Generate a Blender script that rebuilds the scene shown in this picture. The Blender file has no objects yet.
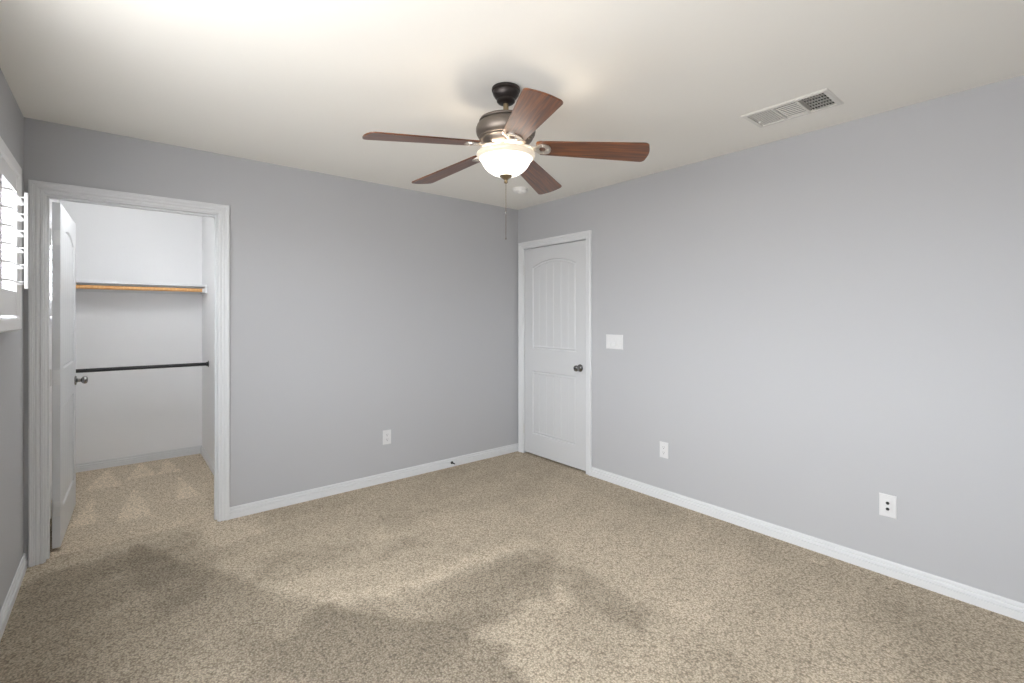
import bpy, bmesh, math, random
from mathutils import Vector, Matrix, noise
C = bpy.context.scene.collection
S = bpy.context.scene
PI = math.pi

# ------------------------------------------------------------------ camera
cd = bpy.data.cameras.new('camera'); cam = bpy.data.objects.new('camera', cd); C.objects.link(cam)
cam.location = (-3.1173, -3.6713, 1.3589)
cam.rotation_euler = (PI / 2, 0, -0.6917)
cd.sensor_width = 36.0; cd.lens = 475.106 / 1024 * 36
cd.shift_y = -24.9 / 1024
cd.clip_start = 0.02
S.camera = cam
# ------------------------------------------------------------------ sky and exposure
S.view_settings.view_transform = 'Standard'; S.view_settings.look = 'None'
S.view_settings.gamma = 1.0; S.view_settings.use_curve_mapping = False
S.view_settings.exposure = 1.02
W = bpy.data.worlds.new('sky'); S.world = W; W.use_nodes = True
bg = W.node_tree.nodes['Background']
bg.inputs[1].default_value = 9.8
_tc = W.node_tree.nodes.new('ShaderNodeTexCoord'); _sx = W.node_tree.nodes.new('ShaderNodeSeparateXYZ'); _rp = W.node_tree.nodes.new('ShaderNodeValToRGB')
_rp.color_ramp.elements[0].position = 0.47; _rp.color_ramp.elements[0].color = (0.50, 0.50, 0.50, 1)      # ground below the horizon
_rp.color_ramp.elements[1].position = 0.53; _rp.color_ramp.elements[1].color = (0.93, 0.965, 1.0, 1)        # overcast sky
_ma = W.node_tree.nodes.new('ShaderNodeMath'); _ma.operation = 'MULTIPLY_ADD'; _ma.inputs[1].default_value = 0.5; _ma.inputs[2].default_value = 0.5
for _a, _b in ((_tc.outputs['Generated'], _sx.inputs[0]), (_sx.outputs['Z'], _ma.inputs[0]), (_ma.outputs[0], _rp.inputs[0]), (_rp.outputs[0], bg.inputs[0])): W.node_tree.links.new(_a, _b)
S.cycles.use_denoising = True
S.cycles.max_bounces = 14; S.cycles.diffuse_bounces = 8; S.cycles.transparent_max_bounces = 12
S.cycles.caustics_reflective = False; S.cycles.caustics_refractive = False


def portal(name, loc, rot, sx, sy):
    """marks a window for the sky light that comes in through it"""
    l = bpy.data.lights.new(name, 'AREA'); l.shape = 'RECTANGLE'; l.size = sx; l.size_y = sy
    l.cycles.is_portal = True
    o = bpy.data.objects.new(name, l); C.objects.link(o); o.location = loc; o.rotation_euler = rot
    return o


XL, YF, CEIL = -3.513, -3.95, 2.44           # left wall, front wall (behind the camera), ceiling
CLY, CLX = 1.95, -2.475                      # closet back wall and right wall
WT = 0.115                                   # partition thickness
portal('window_daylight', (XL - 0.13, -0.715, 1.68), (0, -PI / 2, 0), 0.76, 0.56)
portal('closet_window_daylight', (XL - 0.13, 0.861, 1.68), (0, -PI / 2, 0), 0.76, 0.56)
portal('added_window_daylight', (XL - 0.13, -2.70, 1.50), (0, -PI / 2, 0), 1.30, 2.4)


# ------------------------------------------------------------------ materials
def mat(name, col, rough=0.5, metal=0.0, coat=0.0, spec=0.5):
    m = bpy.data.materials.new(name); m.use_nodes = True
    b = m.node_tree.nodes['Principled BSDF']
    b.inputs['Base Color'].default_value = (*col, 1)
    b.inputs['Roughness'].default_value = rough; b.inputs['Metallic'].default_value = metal
    b.inputs['Coat Weight'].default_value = coat; b.inputs['Coat Roughness'].default_value = 0.15
    b.inputs['Specular IOR Level'].default_value = spec
    return m


def nd(m, t, **kw):
    n = m.node_tree.nodes.new(t)
    for k, v in kw.items(): setattr(n, k, v)
    return n


def lk(m, a, b): m.node_tree.links.new(a, b)


def bsdf(m): return m.node_tree.nodes['Principled BSDF']


def add_bump(m, scale, strength, dist=0.002, detail=3.0):
    tc = nd(m, 'ShaderNodeTexCoord'); n = nd(m, 'ShaderNodeTexNoise'); b = nd(m, 'ShaderNodeBump')
    n.inputs['Scale'].default_value = scale; n.inputs['Detail'].default_value = detail
    b.inputs['Strength'].default_value = strength; b.inputs['Distance'].default_value = dist
    lk(m, tc.outputs['Object'], n.inputs['Vector']); lk(m, n.outputs['Fac'], b.inputs['Height'])
    lk(m, b.outputs['Normal'], bsdf(m).inputs['Normal'])


M_wall = mat('grey_wall_paint', (0.462, 0.466, 0.482), 0.6, spec=0.3); add_bump(M_wall, 60, 0.12)
M_closet = mat('white_wall_paint', (0.80, 0.80, 0.81), 0.65, spec=0.3); add_bump(M_closet, 60, 0.12)
M_ceil = mat('ceiling_paint', (0.85, 0.832, 0.785), 0.8, spec=0.2); add_bump(M_ceil, 45, 0.15)
M_trim = mat('white_trim_paint', (0.70, 0.708, 0.722), 0.36)
M_door = mat('white_door_paint', (0.60, 0.606, 0.618), 0.4)
M_plastic = mat('white_plastic', (0.69, 0.69, 0.695), 0.35)
M_detector = mat('white_detector_plastic', (0.82, 0.81, 0.79), 0.4)
M_shutter = mat('white_shutter_paint', (0.80, 0.80, 0.81), 0.35)
M_black = mat('black_plastic', (0.012, 0.012, 0.012), 0.4)
M_dark = mat('dark_duct_metal', (0.05, 0.05, 0.05), 0.6)
M_nickel = mat('satin_nickel', (0.25, 0.245, 0.24), 0.16, 1.0)
M_steel = mat('steel_hinge', (0.66, 0.66, 0.66), 0.4, 0.5)
M_rod = mat('bronze_rod_metal', (0.028, 0.028, 0.03), 0.35, 0.6)
M_pewter = mat('antique_pewter', (0.18, 0.153, 0.13), 0.42, 0.75)
M_arm = mat('brushed_pewter_arm', (0.62, 0.58, 0.53), 0.34, 0.8)
M_canopy = mat('dark_bronze', (0.035, 0.028, 0.026), 0.36, 0.6)
M_brass = mat('antique_brass', (0.27, 0.21, 0.13), 0.36, 0.9)
M_vent = mat('white_vent_enamel', (0.72, 0.70, 0.66), 0.4)
M_glass = mat('window_glass', (1, 1, 1), 0.0)
bsdf(M_glass).inputs['Transmission Weight'].default_value = 1.0
_mx = nd(M_glass, 'ShaderNodeMixShader'); _tr = nd(M_glass, 'ShaderNodeBsdfTransparent'); _gl = nd(M_glass, 'ShaderNodeBsdfGlossy')
_gl.inputs['Roughness'].default_value = 0.02; _mx.inputs[0].default_value = 0.06
lk(M_glass, _tr.outputs[0], _mx.inputs[1]); lk(M_glass, _gl.outputs[0], _mx.inputs[2])
lk(M_glass, _mx.outputs[0], M_glass.node_tree.nodes['Material Output'].inputs[0])

# ---- wood: stripes along the local X axis
def wood(name, c0, c1, c2, rough, coat):
    m = mat(name, c1, rough, coat=coat)
    tc = nd(m, 'ShaderNodeTexCoord'); mp = nd(m, 'ShaderNodeMapping'); n = nd(m, 'ShaderNodeTexNoise'); r = nd(m, 'ShaderNodeValToRGB')
    mp.inputs['Scale'].default_value = (3.0, 60.0, 60.0)
    n.inputs['Scale'].default_value = 1.6; n.inputs['Detail'].default_value = 6.0; n.inputs['Distortion'].default_value = 0.8
    e = r.color_ramp.elements
    e[0].position = 0.3; e[0].color = (*c0, 1); e[1].position = 0.72; e[1].color = (*c2, 1)
    k = e.new(0.5); k.color = (*c1, 1)
    lk(m, tc.outputs['Object'], mp.inputs[0]); lk(m, mp.outputs[0], n.inputs['Vector'])
    lk(m, n.outputs['Fac'], r.inputs[0]); lk(m, r.outputs[0], bsdf(m).inputs['Base Color'])
    return m


M_blade = wood('walnut_blade', (0.040, 0.010, 0.002), (0.120, 0.033, 0.005), (0.235, 0.072, 0.011), 0.42, 0.6)
bsdf(M_blade).inputs['Coat IOR'].default_value = 1.6; bsdf(M_blade).inputs['Coat Roughness'].default_value = 0.3
M_pole = wood('pine_rod', (0.62, 0.30, 0.10), (0.74, 0.39, 0.14), (0.82, 0.48, 0.20), 0.4, 0.2)

# ---- opal glass bowl of the lamp
M_bowl = bpy.data.materials.new('opal_glass'); M_bowl.use_nodes = True
b = bsdf(M_bowl)
b.inputs['Base Color'].default_value = (0.32, 0.31, 0.30, 1); b.inputs['Roughness'].default_value = 0.25
b.inputs['Emission Color'].default_value = (1.0, 0.95, 0.88, 1); b.inputs['Emission Strength'].default_value = 1.15

M_rim = M_bowl.copy(); M_rim.name = 'cream_opal_glass'
bsdf(M_rim).inputs['Base Color'].default_value = (0.40, 0.35, 0.28, 1)
bsdf(M_rim).inputs['Emission Color'].default_value = (1.0, 0.86, 0.68, 1); bsdf(M_rim).inputs['Emission Strength'].default_value = 0.27
# ---- carpet
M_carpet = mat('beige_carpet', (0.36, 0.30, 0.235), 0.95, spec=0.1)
tc = nd(M_carpet, 'ShaderNodeTexCoord')
at = nd(M_carpet, 'ShaderNodeAttribute', attribute_name='pile')
wv = nd(M_carpet, 'ShaderNodeTexNoise'); wv.inputs['Scale'].default_value = 60; wv.inputs['Detail'].default_value = 2
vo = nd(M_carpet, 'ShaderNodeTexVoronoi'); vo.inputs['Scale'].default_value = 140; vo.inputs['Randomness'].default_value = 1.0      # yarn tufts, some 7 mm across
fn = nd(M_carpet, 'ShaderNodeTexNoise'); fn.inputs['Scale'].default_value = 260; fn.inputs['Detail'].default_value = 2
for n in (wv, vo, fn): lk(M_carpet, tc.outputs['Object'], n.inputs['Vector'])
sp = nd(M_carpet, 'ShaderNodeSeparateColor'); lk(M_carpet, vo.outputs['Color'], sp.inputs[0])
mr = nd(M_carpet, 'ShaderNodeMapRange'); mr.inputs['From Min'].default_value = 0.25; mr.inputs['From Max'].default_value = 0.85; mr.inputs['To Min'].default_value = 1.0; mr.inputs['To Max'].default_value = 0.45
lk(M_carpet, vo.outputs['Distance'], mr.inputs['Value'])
m1 = nd(M_carpet, 'ShaderNodeMapRange'); m1.inputs['To Min'].default_value = 0.74; m1.inputs['To Max'].default_value = 1.16
lk(M_carpet, sp.outputs[0], m1.inputs['Value'])
m2 = nd(M_carpet, 'ShaderNodeMapRange'); m2.inputs['From Min'].default_value = 0.3; m2.inputs['From Max'].default_value = 0.7; m2.inputs['To Min'].default_value = 0.84; m2.inputs['To Max'].default_value = 1.12
lk(M_carpet, wv.outputs['Fac'], m2.inputs['Value'])
p1 = nd(M_carpet, 'ShaderNodeMath', operation='MULTIPLY'); p2 = nd(M_carpet, 'ShaderNodeMath', operation='MULTIPLY'); p3 = nd(M_carpet, 'ShaderNodeMath', operation='MULTIPLY')
lk(M_carpet, mr.outputs[0], p1.inputs[0]); lk(M_carpet, m1.outputs[0], p1.inputs[1])
lk(M_carpet, p1.outputs[0], p2.inputs[0]); lk(M_carpet, m2.outputs[0], p2.inputs[1])
lk(M_carpet, p2.outputs[0], p3.inputs[0]); p3.inputs[1].default_value = 1.0
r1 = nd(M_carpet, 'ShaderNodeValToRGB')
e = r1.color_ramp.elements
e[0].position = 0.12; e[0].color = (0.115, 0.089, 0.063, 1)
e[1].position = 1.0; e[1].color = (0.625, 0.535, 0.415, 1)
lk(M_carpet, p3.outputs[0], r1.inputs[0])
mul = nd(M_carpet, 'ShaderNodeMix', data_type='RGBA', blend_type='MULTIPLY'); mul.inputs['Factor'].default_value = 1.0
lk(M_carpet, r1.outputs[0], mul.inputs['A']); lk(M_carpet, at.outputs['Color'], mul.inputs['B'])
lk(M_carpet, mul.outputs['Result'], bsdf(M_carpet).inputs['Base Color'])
bp = nd(M_carpet, 'ShaderNodeBump'); bp.inputs['Strength'].default_value = 0.45; bp.inputs['Distance'].default_value = 0.004
ad = nd(M_carpet, 'ShaderNodeMath', operation='MULTIPLY_ADD'); ad.inputs[1].default_value = 0.5
lk(M_carpet, fn.outputs['Fac'], ad.inputs[0]); lk(M_carpet, p2.outputs[0], ad.inputs[2])
lk(M_carpet, ad.outputs[0], bp.inputs['Height']); lk(M_carpet, bp.outputs['Normal'], bsdf(M_carpet).inputs['Normal'])


# ------------------------------------------------------------------ mesh helpers
def obj(name, bm, m=None, parent=None, smooth=False, loc=None):
    me = bpy.data.meshes.new(name); bm.normal_update(); bm.to_mesh(me); bm.free()
    o = bpy.data.objects.new(name, me); C.objects.link(o)
    if m: me.materials.append(m)
    if smooth:
        for p in me.polygons: p.use_smooth = True
        me.set_sharp_from_angle(angle=math.radians(35))
    if parent: o.parent = parent
    if loc: o.location = loc
    return o


def empty(name, loc=(0, 0, 0), rz=0.0):
    o = bpy.data.objects.new(name, None); C.objects.link(o); o.location = loc; o.rotation_euler = (0, 0, rz)
    o.empty_display_size = 0.1
    return o


def tag(o, label=None, cat=None, group=None, kind=None):
    if label: o['label'] = label
    if cat: o['category'] = cat
    if group: o['group'] = group
    if kind: o['kind'] = kind
    return o


def structure(o, label=None): return tag(o, label, None, None, 'structure')


def add_box(bm, x0, x1, y0, y1, z0, z1, bevel=0.0, mtx=None):
    r = bmesh.ops.create_cube(bm, size=1.0)
    vs = r['verts']
    for v in vs:
        v.co = Vector(((x0 + x1) / 2 + v.co.x * (x1 - x0), (y0 + y1) / 2 + v.co.y * (y1 - y0), (z0 + z1) / 2 + v.co.z * (z1 - z0)))
    if bevel > 0:
        es = list({e for v in vs for e in v.link_edges})
        r2 = bmesh.ops.bevel(bm, geom=es, offset=bevel, segments=2, affect='EDGES', profile=0.6)
        vs = list({v for f in r2['faces'] for v in f.verts} | {v for v in vs if v.is_valid})
    if mtx is not None:
        for v in vs: v.co = mtx @ v.co
    return vs


def box(x0, x1, y0, y1, z0, z1, bevel=0.0):
    bm = bmesh.new(); add_box(bm, x0, x1, y0, y1, z0, z1, bevel); return bm


def add_lathe(bm, prof, seg=48, mtx=None, close=False):
    rings = []
    for r, z in prof:
        if r < 1e-6: rings.append([bm.verts.new((0, 0, z))])
        else: rings.append([bm.verts.new((r * math.cos(2 * PI * i / seg), r * math.sin(2 * PI * i / seg), z)) for i in range(seg)])
    for a, b_ in zip(rings, rings[1:]):
        for i in range(seg):
            j = (i + 1) % seg
            if len(a) == 1 and len(b_) == 1: continue
            if len(a) == 1: bm.faces.new((a[0], b_[j], b_[i]))
            elif len(b_) == 1: bm.faces.new((a[i], a[j], b_[0]))
            else: bm.faces.new((a[i], a[j], b_[j], b_[i]))
    vs = [v for r in rings for v in r]
    bmesh.ops.recalc_face_normals(bm, faces=list({f for v in vs for f in v.link_faces}))
    if mtx is not None:
        for v in vs: v.co = mtx @ v.co
    return vs


def lathe(prof, seg=48, mtx=None):
    bm = bmesh.new(); add_lathe(bm, prof, seg, mtx); return bm


def axis_mtx(p, d):
    """matrix carrying local +Z onto direction d at point p"""
    return Matrix.Translation(p) @ Vector(d).to_track_quat('Z', 'Y').to_matrix().to_4x4()


def add_rod(bm, p0, p1, r, seg=20):
    p0, p1 = Vector(p0), Vector(p1)
    L = (p1 - p0).length
    add_lathe(bm, [(0, 0), (r, 0), (r, L), (0, L)], seg, axis_mtx(p0, p1 - p0))


def add_prism(bm, pts, z0, z1, mtx=None):
    """outline in XY extruded from z0 to z1"""
    a = [bm.verts.new((x, y, z0)) for x, y in pts]; b_ = [bm.verts.new((x, y, z1)) for x, y in pts]
    n = len(pts)
    fs = [bm.faces.new(a[::-1]), bm.faces.new(b_)]
    for i in range(n): fs.append(bm.faces.new((a[i], a[(i + 1) % n], b_[(i + 1) % n], b_[i])))
    bmesh.ops.recalc_face_normals(bm, faces=fs)
    if mtx is not None:
        for v in a + b_: v.co = mtx @ v.co
    return a + b_


def wall_grid(us, vs, hole, f0, f1, P):
    """a slab over the cells us x vs between faces f0 and f1, without the cells hole(i,j); P(u,v,w) -> point"""
    bm = bmesh.new(); cache = {}
    def V(i, j, w):
        k = (i, j, w)
        if k not in cache: cache[k] = bm.verts.new(P(us[i], vs[j], (f0, f1)[w]))
        return cache[k]
    nu, nv = len(us) - 1, len(vs) - 1
    solid = lambda i, j: 0 <= i < nu and 0 <= j < nv and not hole(i, j)
    for i in range(nu):
        for j in range(nv):
            if not solid(i, j): continue
            for w in (0, 1): bm.faces.new([V(a, b_, w) for a, b_ in ((i, j), (i + 1, j), (i + 1, j + 1), (i, j + 1))])
            for (di, dj, e0, e1) in ((-1, 0, (i, j), (i, j + 1)), (1, 0, (i + 1, j), (i + 1, j + 1)), (0, -1, (i, j), (i + 1, j)), (0, 1, (i, j + 1), (i + 1, j + 1))):
                if not solid(i + di, j + dj): bm.faces.new([V(*e0, 0), V(*e1, 0), V(*e1, 1), V(*e0, 1)])
    bmesh.ops.recalc_face_normals(bm, faces=bm.faces)
    return bm


def sweep(bm, path, prof, frame):
    """profile (w, t) swept along a polyline of 2-D points with mitred corners; w goes to the left of the path, frame(u,v,t)->point"""
    n = len(path); rows = []
    for i, p in enumerate(path):
        p = Vector(p)
        ds = []
        if i > 0: ds.append((p - Vector(path[i - 1])).normalized())
        if i < n - 1: ds.append((Vector(path[i + 1]) - p).normalized())
        ns = [Vector((-d.y, d.x)) for d in ds]
        if len(ns) == 1: m = ns[0]
        else: m = (ns[0] + ns[1]) / (1 + ns[0].dot(ns[1]))
        rows.append([bm.verts.new(frame(p.x + m.x * w, p.y + m.y * w, t)) for w, t in prof])
    k = len(prof); fs = []
    for a, b_ in zip(rows, rows[1:]):
        for q in range(k): fs.append(bm.faces.new((a[q], a[(q + 1) % k], b_[(q + 1) % k], b_[q])))
    fs.append(bm.faces.new(rows[0])); fs.append(bm.faces.new(rows[-1][::-1]))
    bmesh.ops.recalc_face_normals(bm, faces=fs)


# ------------------------------------------------------------------ floor: one carpet over bedroom and closet
def sm(a, b_, x):
    t = max(0.0, min(1.0, (x - a) / (b_ - a))); return t * t * (3 - 2 * t)


def blob(x, y, cx, cy, rx, ry, ang):
    dx, dy = x - cx, y - cy; c, s = math.cos(ang), math.sin(ang)
    u, v = (dx * c + dy * s) / rx, (-dx * s + dy * c) / ry
    return 1 - sm(0.45, 1.15, math.hypot(u, v))


def vee(x, y, ax, ay, dirx, diry, length, half):
    """vacuum stroke: a wedge that starts at its tip and widens"""
    L = math.hypot(dirx, diry); dx, dy = dirx / L, diry / L
    u = (x - ax) * dx + (y - ay) * dy; v = -(x - ax) * dy + (y - ay) * dx
    if u < 0 or u > length: return 0.0
    return (1 - sm(0.85, 1.1, abs(v) / (half * u / length + 0.008))) * (1 - sm(0.85, 1.0, u / length))


# patches where the pile is brushed the other way or worn, unless noted: (change, outline on the floor)
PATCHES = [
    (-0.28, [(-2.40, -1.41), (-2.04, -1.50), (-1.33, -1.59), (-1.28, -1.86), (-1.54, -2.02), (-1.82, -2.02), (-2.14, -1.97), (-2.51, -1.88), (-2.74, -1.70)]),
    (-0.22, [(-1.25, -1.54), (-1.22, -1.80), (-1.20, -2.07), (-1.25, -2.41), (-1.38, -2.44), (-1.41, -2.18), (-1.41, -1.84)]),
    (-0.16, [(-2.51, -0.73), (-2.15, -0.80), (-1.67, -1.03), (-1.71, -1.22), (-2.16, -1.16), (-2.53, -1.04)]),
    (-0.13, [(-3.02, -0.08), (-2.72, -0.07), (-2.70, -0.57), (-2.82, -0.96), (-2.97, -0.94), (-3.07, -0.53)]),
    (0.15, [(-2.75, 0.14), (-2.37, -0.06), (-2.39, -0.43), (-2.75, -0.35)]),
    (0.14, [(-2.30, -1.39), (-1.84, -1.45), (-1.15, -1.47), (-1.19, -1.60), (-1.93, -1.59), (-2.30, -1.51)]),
    (-0.31, [(-3.57, -0.23), (-3.02, -0.08), (-2.36, -1.44), (-1.88, -2.10), (-2.12, -2.80), (-3.60, -1.60)]),  # near-left pile; extra darkening put in against the window light
    (-0.10, [(-2.70, -1.41), (-1.60, -2.02), (-1.12, -2.55), (-1.40, -3.20), (-2.20, -2.80), (-2.90, -1.90)]),  # plain darker tone across the near middle of the floor
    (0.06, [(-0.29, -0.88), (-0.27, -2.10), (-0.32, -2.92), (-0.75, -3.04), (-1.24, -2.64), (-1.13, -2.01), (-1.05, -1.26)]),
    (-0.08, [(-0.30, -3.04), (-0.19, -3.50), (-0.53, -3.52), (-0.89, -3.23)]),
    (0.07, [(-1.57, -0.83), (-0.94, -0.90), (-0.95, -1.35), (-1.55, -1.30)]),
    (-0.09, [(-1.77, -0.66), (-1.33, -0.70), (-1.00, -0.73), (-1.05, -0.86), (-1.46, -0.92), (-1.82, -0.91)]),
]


def sd_poly(x, y, P):
    d = 1e9; s_ = False; n = len(P)
    for i in range(n):
        ax, ay = P[i]; bx, by = P[i - 1]
        ex, ey, wx, wy = bx - ax, by - ay, x - ax, y - ay
        t = max(0.0, min(1.0, (wx * ex + wy * ey) / (ex * ex + ey * ey + 1e-12)))
        d = min(d, (wx - ex * t) ** 2 + (wy - ey * t) ** 2)
        if (ay > y) != (by > y) and x < (bx - ax) * (y - ay) / (by - ay) + ax: s_ = not s_
    d = math.sqrt(d)
    return d if s_ else -d


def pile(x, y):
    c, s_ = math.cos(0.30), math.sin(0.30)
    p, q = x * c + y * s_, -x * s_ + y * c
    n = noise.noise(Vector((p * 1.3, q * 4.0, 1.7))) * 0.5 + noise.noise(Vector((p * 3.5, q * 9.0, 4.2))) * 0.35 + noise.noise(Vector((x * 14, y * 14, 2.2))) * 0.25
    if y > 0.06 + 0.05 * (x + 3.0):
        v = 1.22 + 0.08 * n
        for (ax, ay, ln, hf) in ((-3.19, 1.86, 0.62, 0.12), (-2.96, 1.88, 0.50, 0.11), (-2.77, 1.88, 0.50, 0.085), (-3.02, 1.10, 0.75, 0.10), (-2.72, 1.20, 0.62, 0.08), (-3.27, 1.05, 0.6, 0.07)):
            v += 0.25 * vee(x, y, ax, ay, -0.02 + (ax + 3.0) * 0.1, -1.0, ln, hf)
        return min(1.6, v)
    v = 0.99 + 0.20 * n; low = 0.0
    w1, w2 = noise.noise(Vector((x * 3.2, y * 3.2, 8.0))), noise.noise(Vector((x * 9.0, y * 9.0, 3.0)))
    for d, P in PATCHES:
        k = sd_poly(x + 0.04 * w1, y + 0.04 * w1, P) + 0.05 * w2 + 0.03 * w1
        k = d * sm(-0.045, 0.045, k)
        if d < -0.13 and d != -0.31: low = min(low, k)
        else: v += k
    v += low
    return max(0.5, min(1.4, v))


def floor_mesh():
    x0, x1, y0, y1, st = XL - 0.14, WT, YF - 0.14, CLY + 0.12, 0.0165
    nx, ny = int((x1 - x0) / st), int((y1 - y0) / st)
    vs, fs, cs = [], [], []
    for j in range(ny + 1):
        for i in range(nx + 1):
            x, y = x0 + (x1 - x0) * i / nx, y0 + (y1 - y0) * j / ny
            vs.append((x, y, 0.0)); cs.append(pile(x, y))
    for j in range(ny):
        for i in range(nx):
            a = j * (nx + 1) + i; fs.append((a, a + 1, a + nx + 2, a + nx + 1))
    b0 = len(vs)
    vs += [(x0, y0, -0.12), (x1, y0, -0.12), (x1, y1, -0.12), (x0, y1, -0.12)]; cs += [1.0] * 4
    fs.append((b0 + 3, b0 + 2, b0 + 1, b0))
    bot = [i for i in range(nx + 1)]; top = [ny * (nx + 1) + i for i in range(nx + 1)]
    lef = [j * (nx + 1) for j in range(ny + 1)]; rig = [j * (nx + 1) + nx for j in range(ny + 1)]
    fs += [tuple([b0, b0 + 1] + bot[::-1]), tuple([b0 + 2, b0 + 3] + top), tuple([b0 + 3, b0] + lef), tuple([b0 + 1, b0 + 2] + rig[::-1])]
    me = bpy.data.meshes.new('floor'); me.from_pydata(vs, [], fs); me.update()
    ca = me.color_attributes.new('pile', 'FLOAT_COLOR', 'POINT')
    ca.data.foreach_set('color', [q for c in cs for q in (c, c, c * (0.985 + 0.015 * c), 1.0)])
    me.materials.append(M_carpet)
    o = bpy.data.objects.new('floor', me); C.objects.link(o); return o


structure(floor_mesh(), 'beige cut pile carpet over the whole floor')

# ------------------------------------------------------------------ walls and ceiling
VX0, VX1, VY0, VY1 = -0.515, -0.310, -2.865, -2.512          # hole for the ceiling register
structure(obj('ceiling', wall_grid([XL - 0.14, VX0, VX1, WT], [YF - 0.14, VY0, VY1, CLY + 0.12], lambda i, j: (i, j) == (1, 1), CEIL, CEIL + 0.12, lambda u, v, w: (u, v, w)), M_ceil), 'off white ceiling')
# closet opening
JX0, JX1, JZ = -3.428, -2.611, 2.036
structure(obj('wall_back', wall_grid([XL, JX0 - 0.018, JX1 + 0.018, WT], [0, JZ + 0.018, CEIL], lambda i, j: (i, j) == (1, 0), 0, WT / 2, lambda u, v, w: (u, w, v)), M_wall), 'grey wall with the closet opening')
structure(obj('wall_closet_front', wall_grid([XL, JX0 - 0.018, JX1 + 0.018, CLX + WT], [0, JZ + 0.018, CEIL], lambda i, j: (i, j) == (1, 0), WT / 2, WT, lambda u, v, w: (u, w, v)), M_closet), 'white inner side of the closet front wall')
# bedroom door recess in the right wall
DY0, DY1, DZ = -0.911, -0.095, 2.032
structure(obj('wall_right', wall_grid([YF, DY0 - 0.018, DY1 + 0.018, 0], [0, DZ + 0.018, CEIL], lambda i, j: (i, j) == (1, 0), 0, 0.06, lambda u, v, w: (w, u, v)), M_wall), 'pale grey right wall')
structure(obj('wall_hall', box(0.06, WT, YF, 0, 0, CEIL), M_wall), None)
WZ0, WZ1 = 1.335, 2.030
WA0, WA1, WB0, WB1 = -0.965, -0.465, 0.611, 1.111
WC0, WC1, WC2, WC3 = -3.85, -1.55, 0.90, 2.12          # larger unseen window beside the camera, added for daylight
structure(obj('wall_left', wall_grid([YF, WC0, WC1, WA0, WA1, WT / 2], [0, WC2, WZ0, WZ1, WC3, CEIL], lambda i, j: (i == 3 and j == 2) or (i == 1 and 1 <= j <= 3), XL - 0.14, XL, lambda u, v, w: (w, u, v)), M_wall), 'grey left wall with the shuttered window')
structure(obj('wall_closet_left', wall_grid([WT / 2, WB0, WB1, CLY + 0.115], [0, WZ0, WZ1, CEIL], lambda i, j: (i, j) == (1, 1), XL - 0.14, XL, lambda u, v, w: (w, u, v)), M_closet), None)
structure(obj('wall_front', box(XL - 0.14, WT, YF - 0.14, YF, 0, CEIL), M_wall), None)
structure(obj('wall_closet_back', box(XL, CLX + WT, CLY, CLY + 0.115, 0, CEIL), M_closet), 'white back wall of the closet')
structure(obj('wall_closet_right', box(CLX, CLX + WT, WT, CLY, 0, CEIL), M_closet), 'white right wall of the closet')

# ------------------------------------------------------------------ baseboards
BB = [(0, 0), (0, 0.0150), (0.034, 0.0150), (0.037, 0.0150), (0.038, 0.0060), (0.042, 0.0060), (0.045, 0.0125), (0.052, 0.0120), (0.056, 0.0095), (0.0575, 0.0035), (0.061, 0.0035), (0.064, 0.0078), (0.072, 0.0070), (0.077, 0.0040), (0.077, 0)]
bm_prof = [(t, w) for w, t in BB]


def baseboard(name, path, label=None):
    """path of floor points; the board stands on the left of the path"""
    bm = bmesh.new(); n = len(path)
    sweep(bm, path, [(t, z) for z, t in BB], lambda u, v, t: (u, v, t))
    return structure(obj(name, bm, M_trim), label)


baseboard('baseboard_back', [(0, 0), (JX1 + 0.060 + 0.006, 0)], 'white baseboard along the back wall')
baseboard('baseboard_right', [(0, YF), (0, DY0 - 0.064)], 'white baseboard along the right wall')
baseboard('baseboard_left', [(XL, 0), (XL, YF)], 'white baseboard along the left wall')
baseboard('baseboard_front', [(XL, YF), (0, YF)])
baseboard('baseboard_closet', [(CLX, WT), (CLX, CLY), (XL, CLY), (XL, WT)], 'white baseboard around the closet')

# ------------------------------------------------------------------ casings and jambs
CAS = [(0, 0), (0, 0.008), (0.003, 0.0105), (0.012, 0.0110), (0.0135, 0.0065), (0.017, 0.0065), (0.0185, 0.0110), (0.024, 0.0135), (0.030, 0.0140), (0.0315, 0.0095), (0.035, 0.0095), (0.0365, 0.0150), (0.042, 0.0160), (0.044, 0.0195), (0.055, 0.0200), (0.060, 0.0170), (0.060, 0)]


def casing(name, a, b_, top, frame, label):
    """U shaped door casing round an opening from a to b_ (a < b_) with 6 mm reveal"""
    bm = bmesh.new()
    sweep(bm, [(a - 0.006, 0), (a - 0.006, top + 0.006), (b_ + 0.006, top + 0.006), (b_ + 0.006, 0)], CAS, frame)
    return structure(obj(name, bm, M_trim), label)


casing('trim_1', JX0, JX1, JZ, lambda u, v, t: (u, -t, v), 'white moulded casing round the closet opening')
casing('trim_2', DY0, DY1, DZ, lambda u, v, t: (-t, u, v), 'white moulded casing round the closed bedroom door')


def jamb(name, a, b_, top, d0, d1, s0, s1, frame, label):
    bm = bmesh.new()
    T = 0.018
    sweep(bm, [(a, 0), (a, top), (b_, top), (b_, 0)], [(0, d0), (T, d0), (T, d1), (0, d1)], frame)
    sweep(bm, [(a, 0), (a, top), (b_, top), (b_, 0)], [(-0.011, s0), (0, s0), (0, s1), (-0.011, s1)], frame)
    return structure(obj(name, bm, M_trim), label)


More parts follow.
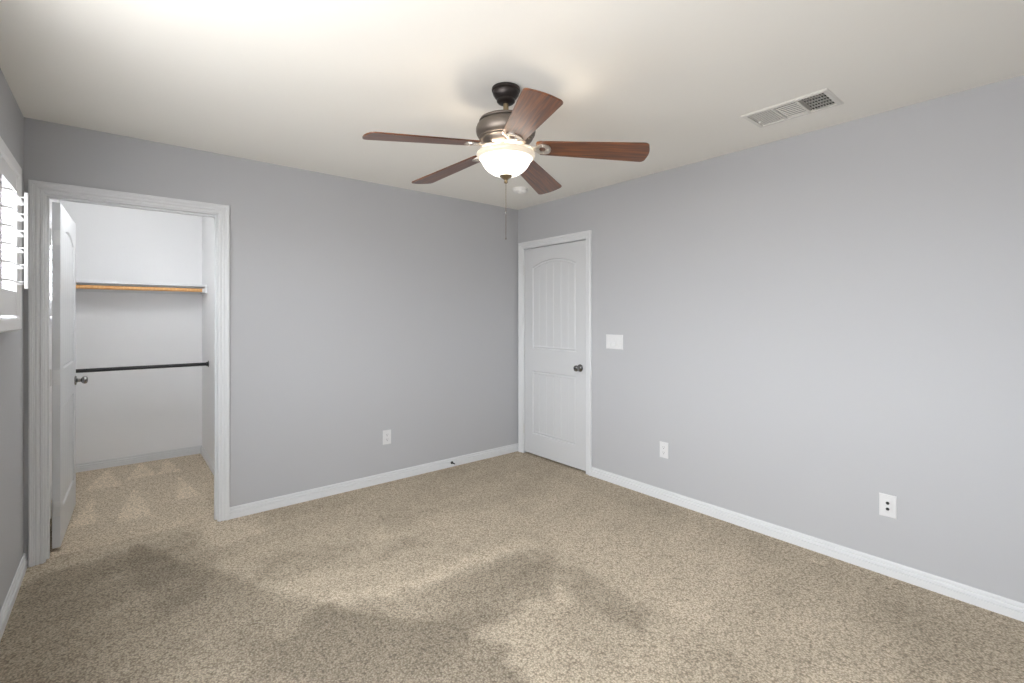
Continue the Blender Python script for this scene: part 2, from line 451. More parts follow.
jamb('trim_3', JX0, JX1, JZ, -0.001, WT + 0.001, 0.040, 0.076, lambda u, v, t: (u, t, v), 'white jamb lining the closet opening')
jamb('trim_4', DY0, DY1, DZ, -0.001, 0.060, 0.041, 0.060, lambda u, v, t: (t, u, v), None)
bm = bmesh.new()
sweep(bm, [(JX0, 0), (JX0, JZ), (JX1, JZ), (JX1, 0)], [(w + 0.006, t) for w, t in CAS], lambda u, v, t: (u, WT + t, v))
structure(obj('trim_5', bm, M_trim))

# ------------------------------------------------------------------ moulded two panel doors
DW, DH, DT = 0.806, 2.003, 0.035


def sd_panel(u, z, u0, u1, z0, z1, rise):
    """signed distance (positive inside) to a panel with an arched top"""
    d = min(u - u0, u1 - u, z - z0)
    if rise > 0:
        h = (u1 - u0) / 2; R = (h * h + rise * rise) / (2 * rise); cz = z1 + rise - R
        d = min(d, R - math.hypot(u - (u0 + u1) / 2, z - cz))
    else: d = min(d, z1 - z)
    return d


PANELS = [(0.118, 0.688, 1.028, 1.822, 0.062), (0.118, 0.688, 0.198, 0.812, 0.0)]


def door_depth(u, z):
    """how far the moulded skin lies below the face of the door"""
    for (u0, u1, z0, z1, rise) in PANELS:
        d = sd_panel(u, z, u0, u1, z0, z1, rise)
        if d > 0:
            if d < 0.008: return 0.0100 * sm(0, 0.008, d)
            if d < 0.020: return 0.0100 - 0.0060 * sm(0.008, 0.020, d)
            if d < 0.030: return 0.0040 + 0.0020 * sm(0.020, 0.030, d)
            k = 0.006
            for q in range(1, 6):
                g = abs(u - (u0 + (u1 - u0) * q / 6.0))
                if g < 0.007: k = 0.006 + 0.0042 * (1 - g / 0.007)
            return k
    return 0.0


def door_leaf_mesh():
    """leaf with hinge edge at u = 0, thickness along +Y from the near face (y = 0) to the far face, u along X"""
    bm = bmesh.new()
    us = [DW * i / 202 for i in range(203)]; zs = [DH * j / 420 for j in range(421)]
    G = []
    for side in (0, 1):
        g = [[bm.verts.new((u, (door_depth(u, z) if side == 0 else DT - door_depth(u, z)), z)) for u in us] for z in zs]
        for j in range(len(zs) - 1):
            for i in range(len(us) - 1):
                q = (g[j][i], g[j][i + 1], g[j + 1][i + 1], g[j + 1][i])
                bm.faces.new(q if side == 0 else q[::-1])
        G.append(g)
    a, b_ = G
    for j in range(len(zs) - 1):
        bm.faces.new((a[j][0], a[j + 1][0], b_[j + 1][0], b_[j][0])); bm.faces.new((a[j][-1], b_[j][-1], b_[j + 1][-1], a[j + 1][-1]))
    for i in range(len(us) - 1):
        bm.faces.new((a[0][i], b_[0][i], b_[0][i + 1], a[0][i + 1])); bm.faces.new((a[-1][i], a[-1][i + 1], b_[-1][i + 1], b_[-1][i]))
    return bm


KNOB = [(0, 0), (0.031, 0), (0.033, 0.003), (0.031, 0.008), (0.018, 0.012), (0.0125, 0.016), (0.0115, 0.030), (0.014, 0.034), (0.022, 0.039), (0.0265, 0.047), (0.027, 0.055), (0.0235, 0.064), (0.014, 0.069), (0, 0.070)]


def hinge_bm(edge_leaf):
    """three knuckled pin along Z with its two leaves; local X runs along the door edge thickness"""
    bm = bmesh.new()
    for k in range(5): add_rod(bm, (0, 0, -0.044 + 0.0178 * k), (0, 0, -0.044 + 0.0178 * k + 0.0168), 0.0062, 14)
    add_rod(bm, (0, 0, -0.049), (0, 0, 0.049), 0.0042, 12)
    for s in edge_leaf: add_box(bm, s[0], s[1], s[2], s[3], -0.044, 0.044, 0.0005)
    return bm


def screw_holes(bm, pts, d):
    for p in pts: add_lathe(bm, [(0, 0.0015), (0.0038, 0.001), (0.0042, 0)], 12, axis_mtx(Vector(p), d))


# bedroom door: closed, face on the room side, hinges next to the corner
HZ = (1.818, 1.006, 0.243)
d1 = structure(empty('door_2', (0.003, DY1 - 0.005, 0.018), -PI / 2), 'closed white two panel door beside the corner')
# local x -> world -y; local y -> world +x
leaf = obj('door_leaf', door_leaf_mesh(), M_door, d1, smooth=True)
kb = obj('door_knob', lathe(KNOB, 32, axis_mtx(Vector((DW - 0.062, 0.0, 0.89)), (0, -1, 0))), M_nickel, d1, smooth=True)
kl = obj('keyhole_button', lathe([(0, 0.0), (0.006, 0), (0.006, 0.003), (0, 0.003)], 16, axis_mtx(Vector((DW - 0.062, -0.070, 0.89)), (0, -1, 0))), M_black, kb)
for z in HZ:
    bm = hinge_bm([(0.001, 0.012, 0.004, 0.006), (-0.012, -0.001, 0.004, 0.006)])
    o = obj('hinge', bm, M_steel, d1, smooth=True, loc=(-0.0025, -0.007, z - 0.018))
# closet door: swung back into the closet
ang = math.radians(90 - 1.8)
d2 = structure(empty('door_1', (JX0 + 0.0500, 0.134, 0.018), ang), 'open white closet door swung back beside the shuttered window')
leaf2 = bpy.data.objects.new('door_leaf', leaf.data); C.objects.link(leaf2); leaf2.parent = d2
for side, y in ((-1, 0.0), (1, DT)):
    obj('door_knob', lathe(KNOB, 32, axis_mtx(Vector((DW - 0.062, y, 0.89)), (0, side, 0))), M_nickel, d2, smooth=True)
bm = box(DW - 0.0005, DW + 0.0012, 0.005, 0.030, 0.862, 0.918)
obj('latch_plate', bm, M_nickel, d2)
for z in HZ:
    bm = hinge_bm([(-0.0012, 0.0002, -0.043, -0.010)])
    bm2 = bm
    screw_holes(bm2, [(-0.0012, -0.018, 0.028), (-0.0012, -0.034, 0.010), (-0.0012, -0.018, -0.028)], (-1, 0, 0))
    add_box(bm2, -0.018, 0.0, -0.002, 0.0, -0.044, 0.044)
    obj('hinge', bm2, M_steel, d2, smooth=True, loc=(-0.0005, DT + 0.008, z - 0.018))

# ------------------------------------------------------------------ windows and plantation shutters
def window(name, y0, y1, label):
    bm = bmesh.new(); x = XL - 0.125
    for (a, b_, c, d) in ((y0, y1, WZ0, WZ0 + 0.04), (y0, y1, WZ1 - 0.04, WZ1), (y0, y0 + 0.04, WZ0, WZ1), (y1 - 0.04, y1, WZ0, WZ1)):
        add_box(bm, x, x + 0.045, a, b_, c, d, 0.002)
    w = structure(obj(name, bm, M_plastic), label)
    obj('window_pane', box(x + 0.018, x + 0.022, y0 + 0.03, y1 - 0.03, WZ0 + 0.03, WZ1 - 0.03), M_glass, w)
    return w


window('window_1', WA0, WA1, 'small high window behind the shutter on the left wall')
window('window_2', WB0, WB1, 'small closet window seen through the door gap')


def added_window(name, u0, u1, z0, z1, P):
    """unseen single hung window, added for daylight, in a wall behind or beside the camera; P(u, depth, z) -> point"""
    bm = bmesh.new(); zm = (z0 + z1) / 2
    def bx(a, b_, d0, d1, c, d):
        p, q = Vector(P(a, d0, c)), Vector(P(b_, d1, d))
        add_box(bm, min(p.x, q.x), max(p.x, q.x), min(p.y, q.y), max(p.y, q.y), c, d, 0.002)
    for (a, b_, c, d) in ((u0, u1, z0, z0 + 0.05), (u0, u1, z1 - 0.05, z1), (u0, u0 + 0.05, z0, z1), (u1 - 0.05, u1, z0, z1), (u0, u1, zm - 0.02, zm + 0.02)): bx(a, b_, 0.075, 0.125, c, d)
    w = structure(obj(name, bm, M_plastic), None)
    bm = bmesh.new(); bx(u0 + 0.03, u1 - 0.03, 0.101, 0.105, z0 + 0.03, z1 - 0.03)
    obj('window_pane', bm, M_glass, w)


added_window('window_added', WC0, WC1, WC2, WC3, lambda u, d, z: (XL - d, u, z))


def make_shutter(y_top, label):
    """a louvred panel in a box frame on the left wall; y_top is the far end of the frame"""
    W_ = 0.582; fw = 0.058
    root = tag(empty('window_shutter', (XL, y_top, 1.295)), label, 'shutter', 'plantation shutters on the small windows')
    H = 0.775
    # frame: swept box moulding, local y from 0 (far) to -W_
    bm = bmesh.new()
    prof = [(0, 0.0), (0, 0.034), (0.006, 0.040), (fw - 0.010, 0.040), (fw - 0.004, 0.036), (fw, 0.030), (fw, 0.0)]
    path = [(0, 0), (-W_, 0), (-W_, H), (0, H)]
    n = 4; rows = []
    for i in range(n):
        u, v = path[i]; su = -1 if u == 0 else 1; sv = 1 if v == 0 else -1
        rows.append([bm.verts.new((t, u + su * w, v + sv * w)) for w, t in prof])
    k = len(prof)
    for i in range(n):
        a, b_ = rows[i], rows[(i + 1) % n]
        for q in range(k): bm.faces.new((a[q], a[(q + 1) % k], b_[(q + 1) % k], b_[q]))
    bmesh.ops.recalc_face_normals(bm, faces=bm.faces)
    obj('shutter_frame', bm, M_shutter, root)
    pw = W_ - 2 * fw - 0.004
    louver_me = None
    for p in range(1):
        a1 = -fw - 0.002 - p * (pw + 0.004); a0 = a1 - pw
        z0, z1 = fw + 0.010, H - fw - 0.004
        bm = bmesh.new()
        t0, t1 = 0.008, 0.036
        add_box(bm, t0, t1, a0, a0 + 0.050, z0, z1, 0.0025); add_box(bm, t0, t1, a1 - 0.050, a1, z0, z1, 0.0025)
        add_box(bm, t0 + 0.002, t1 - 0.002, a0 + 0.049, a1 - 0.049, z0, 0.178, 0.002); add_box(bm, t0 + 0.002, t1 - 0.002, a0 + 0.049, a1 - 0.049, 0.640, z1, 0.002)
        pn = obj('shutter_panel', bm, M_shutter, root)
        L = pw - 0.104
        yc = (a0 + a1) / 2
        for q in range(6):
            z = 0.2155 + 0.0735 * q
            bm = bmesh.new()
            m = [(0.0445 * math.cos(2 * PI * i / 20), 0.0052 * math.sin(2 * PI * i / 20)) for i in range(20)]
            add_prism(bm, m, -L / 2, L / 2)
            o = obj('louver', bm, M_shutter, pn, smooth=True, loc=(0.022, yc, z))
            o.rotation_euler = (PI / 2, math.radians(LOUVER_TILT), 0)
        bm = bmesh.new()
        add_box(bm, 0.080, 0.091, yc - 0.008, yc + 0.008, 0.185, 0.604, 0.002)
        for q in range(6): add_box(bm, 0.064, 0.081, yc - 0.003, yc + 0.003, 0.2155 + 0.0735 * q - 0.002, 0.2155 + 0.0735 * q + 0.002)
        obj('tilt_rod', bm, M_shutter, root)
    return root


LOUVER_TILT = 4.0
make_shutter(-0.426, 'white louvred window shutter on the grey bedroom wall at far left')
make_shutter(1.150, 'white louvred shutter inside the closet, glimpsed through the hinge gap of the open door')

# ------------------------------------------------------------------ ceiling fan
FX, FY = -1.706, -1.922
fan = tag(empty('ceiling_fan', (FX, FY, CEIL)), 'five blade wooden ceiling fan with a lit white glass bowl and pull chain', 'ceiling fan')
Z = lambda prof: [(r, z - CEIL) for r, z in prof]
obj('canopy', lathe([(r, (z - CEIL) * 0.80) for r, z in [(0, 2.44), (0.060, 2.44), (0.066, 2.436), (0.0675, 2.428), (0.0665, 2.420), (0.062, 2.416), (0.063, 2.412), (0.060, 2.398), (0.052, 2.382), (0.045, 2.374), (0.042, 2.371), (0.0435, 2.366), (0.043, 2.358), (0.036, 2.349), (0.025, 2.345), (0, 2.345)]]), M_canopy, fan, True)
obj('downrod', lathe(Z([(0, 2.37), (0.0125, 2.37), (0.0125, 2.300), (0.019, 2.298), (0.019, 2.288), (0, 2.288)]), 24), M_brass, fan, True)
obj('motor_housing', lathe(Z([(0, 2.294), (0.050, 2.294), (0.095, 2.292), (0.114, 2.289), (0.124, 2.284), (0.127, 2.278), (0.124, 2.274), (0.116, 2.273), (0.116, 2.267), (0.128, 2.266), (0.136, 2.258), (0.1405, 2.246), (0.141, 2.232), (0.138, 2.218), (0.131, 2.207), (0.126, 2.203), (0.126, 2.197), (0.119, 2.194), (0.119, 2.188), (0.112, 2.185), (0.110, 2.178), (0.100, 2.168), (0.090, 2.162), (0, 2.162)]), 64), M_pewter, fan, True)
obj('switch_housing', lathe(Z([(0, 2.168), (0.060, 2.168), (0.060, 2.162), (0.048, 2.158), (0.046, 2.150), (0.050, 2.146), (0.050, 2.140), (0.020, 2.136), (0.006, 2.134), (0.006, 2.029), (0, 2.029)]), 48), M_pewter, fan, True)
outer = [(0.127, 2.104), (0.122, 2.101), (0.1175, 2.094), (0.111, 2.080), (0.101, 2.064), (0.085, 2.048), (0.064, 2.034), (0.040, 2.025), (0.012, 2.0220)]
inner = [(max(r - 0.0045, 0.008), z + 0.004) for r, z in outer[::-1]]
bowl = obj('light_bowl', lathe(Z(outer + inner + outer[:1]), 64), M_bowl, fan, True)
tag(bowl, 'lit white opal glass bowl')
rim = [(0.112, 2.133), (0.126, 2.134), (0.1355, 2.130), (0.138, 2.122), (0.1365, 2.113), (0.131, 2.106), (0.127, 2.103), (0.1225, 2.105), (0.127, 2.110), (0.132, 2.118), (0.131, 2.126), (0.124, 2.129), (0.112, 2.129), (0.112, 2.133)]
tag(obj('bowl_rim', lathe(Z(rim), 64), M_rim, bowl, True), 'cream rolled rim of the bowl')
obj('finial', lathe(Z([(0, 2.030), (0.024, 2.029), (0.031, 2.026), (0.030, 2.022), (0.020, 2.014), (0.012, 2.008), (0.0075, 2.003), (0.0085, 1.999), (0.009, 1.994), (0.006, 1.989), (0, 1.988)]), 32), M_brass, fan, True)
bm = bmesh.new()
add_rod(bm, (0, 0, 1.990 - CEIL), (0, 0, 1.855 - CEIL), 0.0011, 8)
for k in range(30): add_lathe(bm, [(0, -0.0017), (0.0017, 0), (0, 0.0017)], 8, Matrix.Translation((0, 0, 1.986 - CEIL - 0.0044 * k)))
pc = obj('pull_chain', bm, M_brass, fan)
obj('chain_coupling', lathe(Z([(0, 1.858), (0.0032, 1.857), (0.0042, 1.852), (0.0030, 1.846), (0, 1.845)]), 16), M_nickel, pc, True)
obj('pull_cord', lathe(Z([(0, 1.847), (0.0020, 1.846), (0.0020, 1.732), (0.0032, 1.730), (0.0032, 1.724), (0, 1.723)]), 12), M_pewter, pc, True)

BH0, BH1 = 2.149, 2.108          # blade height at the root and at the tip
R0, R1 = 0.142, 0.663
def blade_outline():
    pts = []
    wr, wt = 0.053, 0.0745
    pts += [(R0, -wr + 0.018), (R0 + 0.005, -wr + 0.006), (R0 + 0.018, -wr)]
    for k in range(1, 8): x = R0 + 0.018 + (R1 - 0.03 - R0 - 0.018) * k / 8; pts.append((x, -(wr + (wt - wr) * k / 8)))
    rc = 0.024
    for k in range(7):
        a = -PI / 2 + PI / 2 * k / 6; pts.append((R1 - 0.008 - rc + rc * math.cos(a), -wt + rc + rc * math.sin(a)))
    for k in range(1, 6):
        y = (-wt + rc) + 2 * (wt - rc) * k / 6; pts.append((R1 - 0.008 + 0.008 * (1 - (y / (wt - rc)) ** 2), y))
    return pts + [(x, -y) for x, y in pts[::-1] if abs(y) > wt - rc - 1e-6]


drop = math.atan2(BH0 - BH1, R1 - R0)
PITCH = math.radians(-13)
SAG = [(0.0, 0.0), (0.0, 2.0), (0.022, 5.0), (0.0, 0.0), (0.0, -1.0)]      # how far each blade has sagged and twisted
def blade_mtx(a, sag, twist):
    return Matrix.Rotation(a, 4, 'Z') @ Matrix.Translation((R0, 0, BH0 - CEIL)) @ Matrix.Rotation(drop + sag / (R1 - R0), 4, 'Y') @ Matrix.Rotation(PITCH + math.radians(twist), 4, 'X') @ Matrix.Translation((-R0, 0, 0))


bm = bmesh.new(); add_prism(bm, blade_outline(), 0.0, 0.0062)
bmesh.ops.bevel(bm, geom=[e_ for e_ in bm.edges if abs(e_.verts[0].co.z - e_.verts[1].co.z) < 1e-6], offset=0.0014, segments=2, affect='EDGES')
blade_me = None
# arm: a strap from the motor that opens into a plate with a window, screwed under the blade
def arm_mesh():
    bm = bmesh.new()
    outl = [(0.128, 0.013), (0.142, 0.020), (0.154, 0.034), (0.170, 0.039), (0.188, 0.038), (0.203, 0.030), (0.211, 0.016), (0.213, 0.0)]
    inl = [(0.158, 0.006), (0.160, 0.012), (0.164, 0.018), (0.171, 0.020), (0.178, 0.019), (0.184, 0.015), (0.187, 0.008), (0.188, 0.0)]
    o2 = outl + [(x, -y) for x, y in outl[::-1][1:]]; i2 = inl + [(x, -y) for x, y in inl[::-1][1:]]
    z0, z1 = -0.0055, -0.0005
    V = lambda pts, z: [bm.verts.new((x, y, z)) for x, y in pts]
    ob, ot, ib, it = V(o2, z0), V(o2, z1), V(i2, z0), V(i2, z1); n = len(o2)
    for k in range(n - 1):
        bm.faces.new((ob[k], ob[k + 1], ib[k + 1], ib[k])); bm.faces.new((ot[k], it[k], it[k + 1], ot[k + 1]))
        bm.faces.new((ob[k], ot[k], ot[k + 1], ob[k + 1])); bm.faces.new((ib[k], ib[k + 1], it[k + 1], it[k]))
    bm.faces.new((ob[0], ib[0], ib[-1], ob[-1])); bm.faces.new((ot[0], ot[-1], it[-1], it[0]))
    bm.faces.new((ib[0], it[0], it[-1], ib[-1])); bm.faces.new((ob[0], ob[-1], ot[-1], ot[0]))
    bmesh.ops.recalc_face_normals(bm, faces=bm.faces)
    m = Matrix.Translation((R0, 0, BH0 - CEIL)) @ Matrix.Rotation(drop, 4, 'Y') @ Matrix.Rotation(PITCH, 4, 'X') @ Matrix.Translation((-R0, 0, 0))
    for v in bm.verts: v.co = m @ v.co
    # neck from the motor
    sec = [(0.070, 0, 2.160, 0.024, 0.006), (0.095, 0, 2.158, 0.022, 0.008), (0.110, 0, 2.153, 0.018, 0.009), (0.125, 0, 2.148, 0.0145, 0.008), (0.142, 0, 2.1455, 0.018, 0.006)]
    rows = []
    for i, (x, y, z, w, t) in enumerate(sec):
        tilt = math.tan(PITCH) * i / 4
        rows.append([bm.verts.new((x, sy * w, z - CEIL + sz * t / 2 + sy * w * tilt)) for sy, sz in ((-1, -1), (-0.5, -1.5), (0.5, -1.5), (1, -1), (1, 1), (-1, 1))])
    fs = []
    for a, b_ in zip(rows, rows[1:]):
        for q in range(6): fs.append(bm.faces.new((a[q], a[(q + 1) % 6], b_[(q + 1) % 6], b_[q])))
    fs.append(bm.faces.new(rows[0])); fs.append(bm.faces.new(rows[-1][::-1]))
    bmesh.ops.recalc_face_normals(bm, faces=fs)
    for (x, y) in ((0.150, 0.0), (0.177, 0.029), (0.177, -0.029), (0.200, 0.0)):
        add_lathe(bm, [(0, -0.0095), (0.003, -0.009), (0.0048, -0.0072), (0.005, -0.0050)], 12, m @ Matrix.Translation((x, y, 0)))
    return bm


bl_proto = None
for k in range(5):
    a = math.radians(26.65) + 2 * PI * k / 5
    if bl_proto is None:
        bl_proto = obj('blade', bm, M_blade, fan, True); arm_proto = obj('blade_arm', arm_mesh(), M_arm, fan, True)
        bo, ao = bl_proto, arm_proto
    else:
        bo, ao = bl_proto.copy(), arm_proto.copy(); C.objects.link(bo); C.objects.link(ao); bo.parent = fan; ao.parent = fan
    bo.matrix_local = blade_mtx(a, *SAG[k]); ao.matrix_local = Matrix.Rotation(a, 4, 'Z')
# three bulbs inside the bowl
for k in range(3):
    a = 0.4 + 2 * PI * k / 3
    l = bpy.data.lights.new('bulb', 'POINT'); l.energy = 1.35; l.color = (1.0, 0.86, 0.68); l.shadow_soft_size = 0.028
    o = bpy.data.objects.new('bulb', l); C.objects.link(o); o.parent = fan; o.location = (0.075 * math.cos(a), 0.075 * math.sin(a), 2.094 - CEIL)

# ------------------------------------------------------------------ ceiling register
vent = tag(empty('ceiling_vent', ((VX0 + VX1) / 2, (VY0 + VY1) / 2, CEIL)), 'white three section air register in the ceiling near the right wall', 'vent')
hx, hy = 0.122, 0.203; ox, oy = (VX1 - VX0) / 2, (VY1 - VY0) / 2
bm = bmesh.new()
prof = [(0, 0), (0, -0.003), (0.006, -0.007), (hx - ox + 0.004, -0.007), (hx - ox + 0.004, 0.006), (hx - ox - 0.001, 0.006), (hx - ox - 0.001, 0)]
rows = []
for sx, sy in ((-1, -1), (1, -1), (1, 1), (-1, 1)): rows.append([bm.verts.new((sx * (hx - w), sy * (hy - w), z)) for w, z in prof])
for i in range(4):
    a, b_ = rows[i], rows[(i + 1) % 4]
    for q in range(len(prof)): bm.faces.new((a[q], a[(q + 1) % len(prof)], b_[(q + 1) % len(prof)], b_[q]))
bmesh.ops.recalc_face_normals(bm, faces=bm.faces)
ix, iy = ox - 0.006, oy - 0.004
s3 = 2 * iy / 3
for y in (-iy + s3, iy - s3): add_box(bm, -ix, ix, y - 0.006, y + 0.006, -0.006, 0.012)
obj('vent_frame', bm, M_vent, vent)
bm = bmesh.new()
add_box(bm, -ox + 0.001, ox - 0.001, -oy + 0.001, oy - 0.001, 0.100, 0.102)
for (a0, a1, b0, b1) in ((-ox + 0.001, -ox + 0.002, -oy, oy), (ox - 0.002, ox - 0.001, -oy, oy), (-ox, ox, -oy + 0.001, -oy + 0.002), (-ox, ox, oy - 0.002, oy - 0.001)): add_box(bm, a0, a1, b0, b1, 0.006, 0.100)
obj('duct_box', bm, M_dark, vent)
def slat(cx, cy, length, along, tilt, w, z):
    bm = bmesh.new(); add_box(bm, -length / 2, length / 2, -w / 2, w / 2, -0.0007, 0.0007)
    o = obj('vent_slat', bm, M_vent, vent, loc=(cx, cy, z))
    o.rotation_euler = (math.radians(tilt), 0, 0 if along == 'x' else PI / 2)
    return o


n = 8; st = (s3 - 0.014) / n
for k in range(n):
    slat(0, -iy + st * (k + 0.5) + 0.002, 2 * ix, 'x', 68, 0.010, 0.000)      # section nearest the camera: one sees up between its slats
    slat(0, iy - st * (k + 0.5) - 0.002, 2 * ix, 'x', -38, 0.0082, -0.001)
for k in range(8): slat(-ix + 2 * ix * (k + 0.5) / 8, 0, s3 - 0.014, 'y', 30, 0.0078, 0.000)
bm = bmesh.new()
for k in range(5): add_box(bm, -ix + 2 * ix * (k + 0.5) / 5 - 0.0015, -ix + 2 * ix * (k + 0.5) / 5 + 0.0015, -iy, -iy + s3 - 0.008, 0.006, 0.014)
obj('damper_vane', bm, M_vent, vent)
bm = bmesh.new(); add_box(bm, -0.004, 0.004, -0.012, 0.0, -0.016, -0.004, 0.0012); add_box(bm, -0.0015, 0.0015, -0.004, 0.002, -0.006, 0.008)
obj('damper_lever', bm, M_vent, vent, loc=(0.02, iy - 0.004, 0))

# ------------------------------------------------------------------ smoke detector
sd = tag(empty('smoke_detector', (-0.500, -0.622, CEIL)), 'round white smoke detector on the ceiling near the corner', 'smoke detector')
obj('base_plate', lathe([(0, 0), (0.066, 0), (0.068, -0.004), (0.066, -0.010), (0, -0.010)], 48), M_detector, sd, True)
obj('sensor_cover', lathe([(0, -0.009), (0.060, -0.010), (0.061, -0.020), (0.056, -0.028), (0.044, -0.034), (0.030, -0.036), (0.028, -0.034), (0.024, -0.034), (0.022, -0.037), (0, -0.038)], 48), M_detector, sd, True)
obj('test_button', lathe([(0, -0.036), (0.009, -0.036), (0.009, -0.0395), (0, -0.040)], 24), M_detector, sd, True)

# ------------------------------------------------------------------ plates on the walls (local x right, y out of the wall towards the room, z up)
def plate_bm(w, h, t=0.0055):
    bm = bmesh.new()
    a = [(-w / 2, -h / 2), (w / 2, -h / 2), (w / 2, h / 2), (-w / 2, h / 2)]
    rows = []
    for ins, y in ((0, 0), (0, 0.0025), (0.004, t)):
        rows.append([bm.verts.new((x - math.copysign(ins, x), y, z - math.copysign(ins, z))) for x, z in a])
    for p, q in zip(rows, rows[1:]):
        for i in range(4): bm.faces.new((p[i], p[(i + 1) % 4], q[(i + 1) % 4], q[i]))
    bm.faces.new(rows[0][::-1]); bm.faces.new(rows[-1])
    bmesh.ops.recalc_face_normals(bm, faces=bm.faces)
    return bm


def screw(parent, x, z, y=0.0055):
    obj('screw', lathe([(0, 0.0012), (0.0026, 0.0008), (0.0033, 0)], 14, axis_mtx(Vector((x, y, z)), (0, 1, 0))), M_plastic, parent, True)


def outlet(name, loc, rz, label):
    r = tag(empty(name, loc, rz), label, 'outlet', 'duplex wall outlets')
    obj('cover_plate', plate_bm(0.072, 0.117), M_plastic, r)
    for s in (-1, 1):
        bm = bmesh.new(); pts = []
        for k in range(24):
            a = 2 * PI * k / 24; x, z = 0.0172 * math.cos(a), 0.0172 * math.sin(a); pts.append((x, max(-0.0138, min(0.0138, z))))
        add_prism(bm, pts, 0.005, 0.0075, Matrix.Translation((0, 0, s * 0.0195)) @ Matrix(((1, 0, 0, 0), (0, 0, 1, 0), (0, 1, 0, 0), (0, 0, 0, 1))))
        f = obj('receptacle', bm, M_plastic, r)
        bm = bmesh.new()
        for x, h in ((-0.0062, 0.0085), (0.0062, 0.0070)): add_box(bm, x - 0.0011, x + 0.0011, 0.0070, 0.0077, s * 0.0195 + 0.0035 - h / 2, s * 0.0195 + 0.0035 + h / 2)
        add_lathe(bm, [(0, 0.0003), (0.0026, 0.0002), (0.0026, -0.001)], 14, axis_mtx(Vector((0, 0.0075, s * 0.0195 - 0.0075)), (0, 1, 0)))
        obj('socket_slot', bm, M_black, f)
    screw(r, 0, 0)
    return r


# for a plate on the right wall local y must point to -x (rz = 90 deg); on the back wall to -y (rz = 180 deg)
outlet('wall_outlet', (-1.415, 0.0, 0.367), PI, 'white duplex outlet low on the darker grey back wall')
outlet('wall_outlet', (0.0, -1.677, 0.370), PI / 2, 'white duplex outlet low on the pale right wall, below the light switch')

jk = tag(empty('wall_jack', (0.0, -3.008, 0.364), PI / 2), 'white wall plate with two black jacks low on the right wall', 'wall jack')
obj('cover_plate', plate_bm(0.074, 0.118), M_plastic, jk)
obj('insert', box(-0.0165, 0.0165, 0.004, 0.0072, -0.033, 0.033, 0.0008), M_plastic, jk)
for s in (-1, 1):
    obj('jack', lathe([(0, 0.0), (0.0078, 0.0), (0.0078, 0.0020), (0.0055, 0.0026), (0.0050, 0.0012), (0, 0.0012)], 24, axis_mtx(Vector((0, 0.0070, s * 0.0155)), (0, 1, 0))), M_black, jk, True)
for s in (-1, 1): screw(jk, 0, s * 0.048)

sw = tag(empty('light_switch', (0.0, -1.2195, 1.153), PI / 2), 'white triple rocker light switch beside the closed door', 'light switch')
obj('cover_plate', plate_bm(0.170, 0.118), M_plastic, sw)
for k in (-1, 0, 1):
    bm = bmesh.new(); x = 0.046 * k
    add_box(bm, x - 0.0175, x + 0.0175, 0.004, 0.0068, -0.0345, 0.0345, 0.0008)
    v = add_prism(bm, [(0.0060, -0.031), (0.0150, -0.031), (0.0085, 0.0), (0.0072, 0.031), (0.0060, 0.031)], x - 0.0148, x + 0.0148, Matrix(((0, 0, 1, 0), (1, 0, 0, 0), (0, 1, 0, 0), (0, 0, 0, 1))))
    obj('rocker', bm, M_plastic, sw)
    for s in (-1, 1): screw(sw, x, s * 0.049)

# ------------------------------------------------------------------ door stop on the back baseboard
ds = tag(empty('door_stop', (-0.795, -0.0135, 0.038)), 'small black door stop on the white baseboard of the back wall', 'door stop')
obj('mounting_cup', lathe([(0, 0), (0.0125, 0), (0.0130, 0.003), (0.0105, 0.008), (0.006, 0.011), (0, 0.011)], 24, axis_mtx(Vector((0, 0, 0)), (0, -1, 0))), M_rod, ds, True)
bm = bmesh.new(); add_rod(bm, (0, -0.008, 0), (0, -0.062, 0), 0.0042, 14)
for k in range(18): add_lathe(bm, [(0.0042, 0), (0.0056, 0.0014), (0.0042, 0.0028)], 14, axis_mtx(Vector((0, -0.011 - 0.0028 * k, 0)), (0, -1, 0)))
obj('spring_rod', bm, M_rod, ds, True)
tag(obj('bumper_tip', lathe([(0, 0), (0.0072, 0), (0.0080, 0.003), (0.0076, 0.012), (0.005, 0.016), (0, 0.017)], 20, axis_mtx(Vector((0, -0.060, 0)), (0, -1, 0))), M_plastic, ds, True), 'white bumper tip')

# ------------------------------------------------------------------ fill light added in the closet above the door head, no fixture
l = bpy.data.lights.new('closet_fill_light', 'POINT'); l.energy = 6.8; l.color = (0.95, 0.98, 1.0); l.shadow_soft_size = 0.11
o = bpy.data.objects.new('closet_fill_light', l); C.objects.link(o); o.location = (-2.95, 0.30, 2.33)

# ------------------------------------------------------------------ closet shelf and rods
SZ = 1.640
hw = (CLX - XL) / 2; xm = (CLX + XL) / 2
tag(obj('closet_shelf', box(-hw + 0.001, hw - 0.001, -0.355, -0.001, 0, 0.018, 0.0015), M_trim, loc=(xm, CLY, SZ)), 'white closet shelf across the back wall above the wooden rod', 'shelf')
bm = bmesh.new()
for s in (-1, 1): add_box(bm, xm + min(s * hw, s * (hw - 0.018)), xm + max(s * hw, s * (hw - 0.018)), CLY - 0.370, CLY, SZ - 0.062, SZ, 0.002)
add_box(bm, XL + 0.018, CLX - 0.018, CLY - 0.018, CLY, SZ - 0.062, SZ, 0.002)
structure(obj('trim_6', bm, M_trim), 'white wooden cleats under the closet shelf')


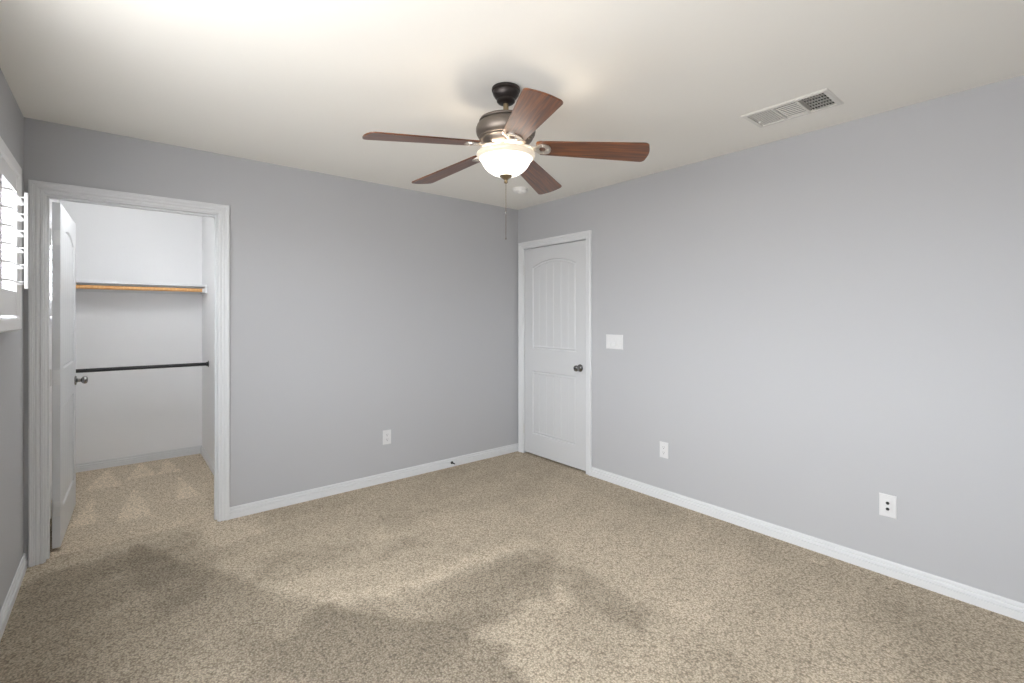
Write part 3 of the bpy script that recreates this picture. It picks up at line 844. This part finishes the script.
def closet_rod(y, z, r, m, label, flange_m, fr, x0, x1):
    e_ = tag(empty('closet_rod', ((x0 + x1) / 2, y, z)), label, 'closet rod')
    h = (x1 - x0) / 2
    bm = bmesh.new(); add_lathe(bm, [(0, -h + 0.002), (r, -h + 0.002), (r, h - 0.002), (0, h - 0.002)], 28)
    o = obj('rod', bm, m, e_, True); o.rotation_euler = (0, PI / 2, 0)
    for s in (-1, 1):
        obj('rod_socket', lathe([(0, 0), (fr, 0), (fr, 0.004), (r + 0.005, 0.007), (r + 0.004, 0.018), (r + 0.0006, 0.018)], 28, axis_mtx(Vector((s * h, 0, 0)), (-s, 0, 0))), flange_m, e_, True)
    return e_


closet_rod(1.640, 1.606, 0.0165, M_pole, 'natural wooden closet rod just under the white shelf', M_trim, 0.028, XL + 0.018, CLX - 0.018)
closet_rod(1.510, 0.921, 0.0150, M_rod, 'black metal closet rod at waist height', M_rod, 0.030, XL, CLX)

# ------------------------------------------------------------------ loose flap of carpet by the right baseboard
bm = bmesh.new()
nx, ny = 14, 18; g = []
for j in range(ny + 1):
    row = []
    for i in range(nx + 1):
        u, v = i / nx * 2 - 1, j / ny * 2 - 1
        ru, rv = u * math.sqrt(1 - v * v / 2.6), v * math.sqrt(1 - u * u / 2.6)
        h = 0.004 + 0.010 * max(0.0, 1 - max(abs(u), abs(v)) ** 4) * (0.6 + 0.4 * (u * 0.5 + 0.5))
        row.append(bm.verts.new((ru * 0.030, rv * 0.047, h + 0.0015 * noise.noise(Vector((u * 4, v * 4, 1))))))
    g.append(row)
for j in range(ny):
    for i in range(nx): bm.faces.new((g[j][i], g[j][i + 1], g[j + 1][i + 1], g[j + 1][i]))
fl = obj('carpet_flap', bm, M_carpet, None, True, loc=(-0.135, -2.728, 0.0))
ca = fl.data.color_attributes.new('pile', 'FLOAT_COLOR', 'POINT'); ca.data.foreach_set('color', [1.05, 1.05, 1.05, 1.0] * len(fl.data.vertices))
tag(fl, 'small loose flap of beige carpet beside the right baseboard', 'carpet flap')
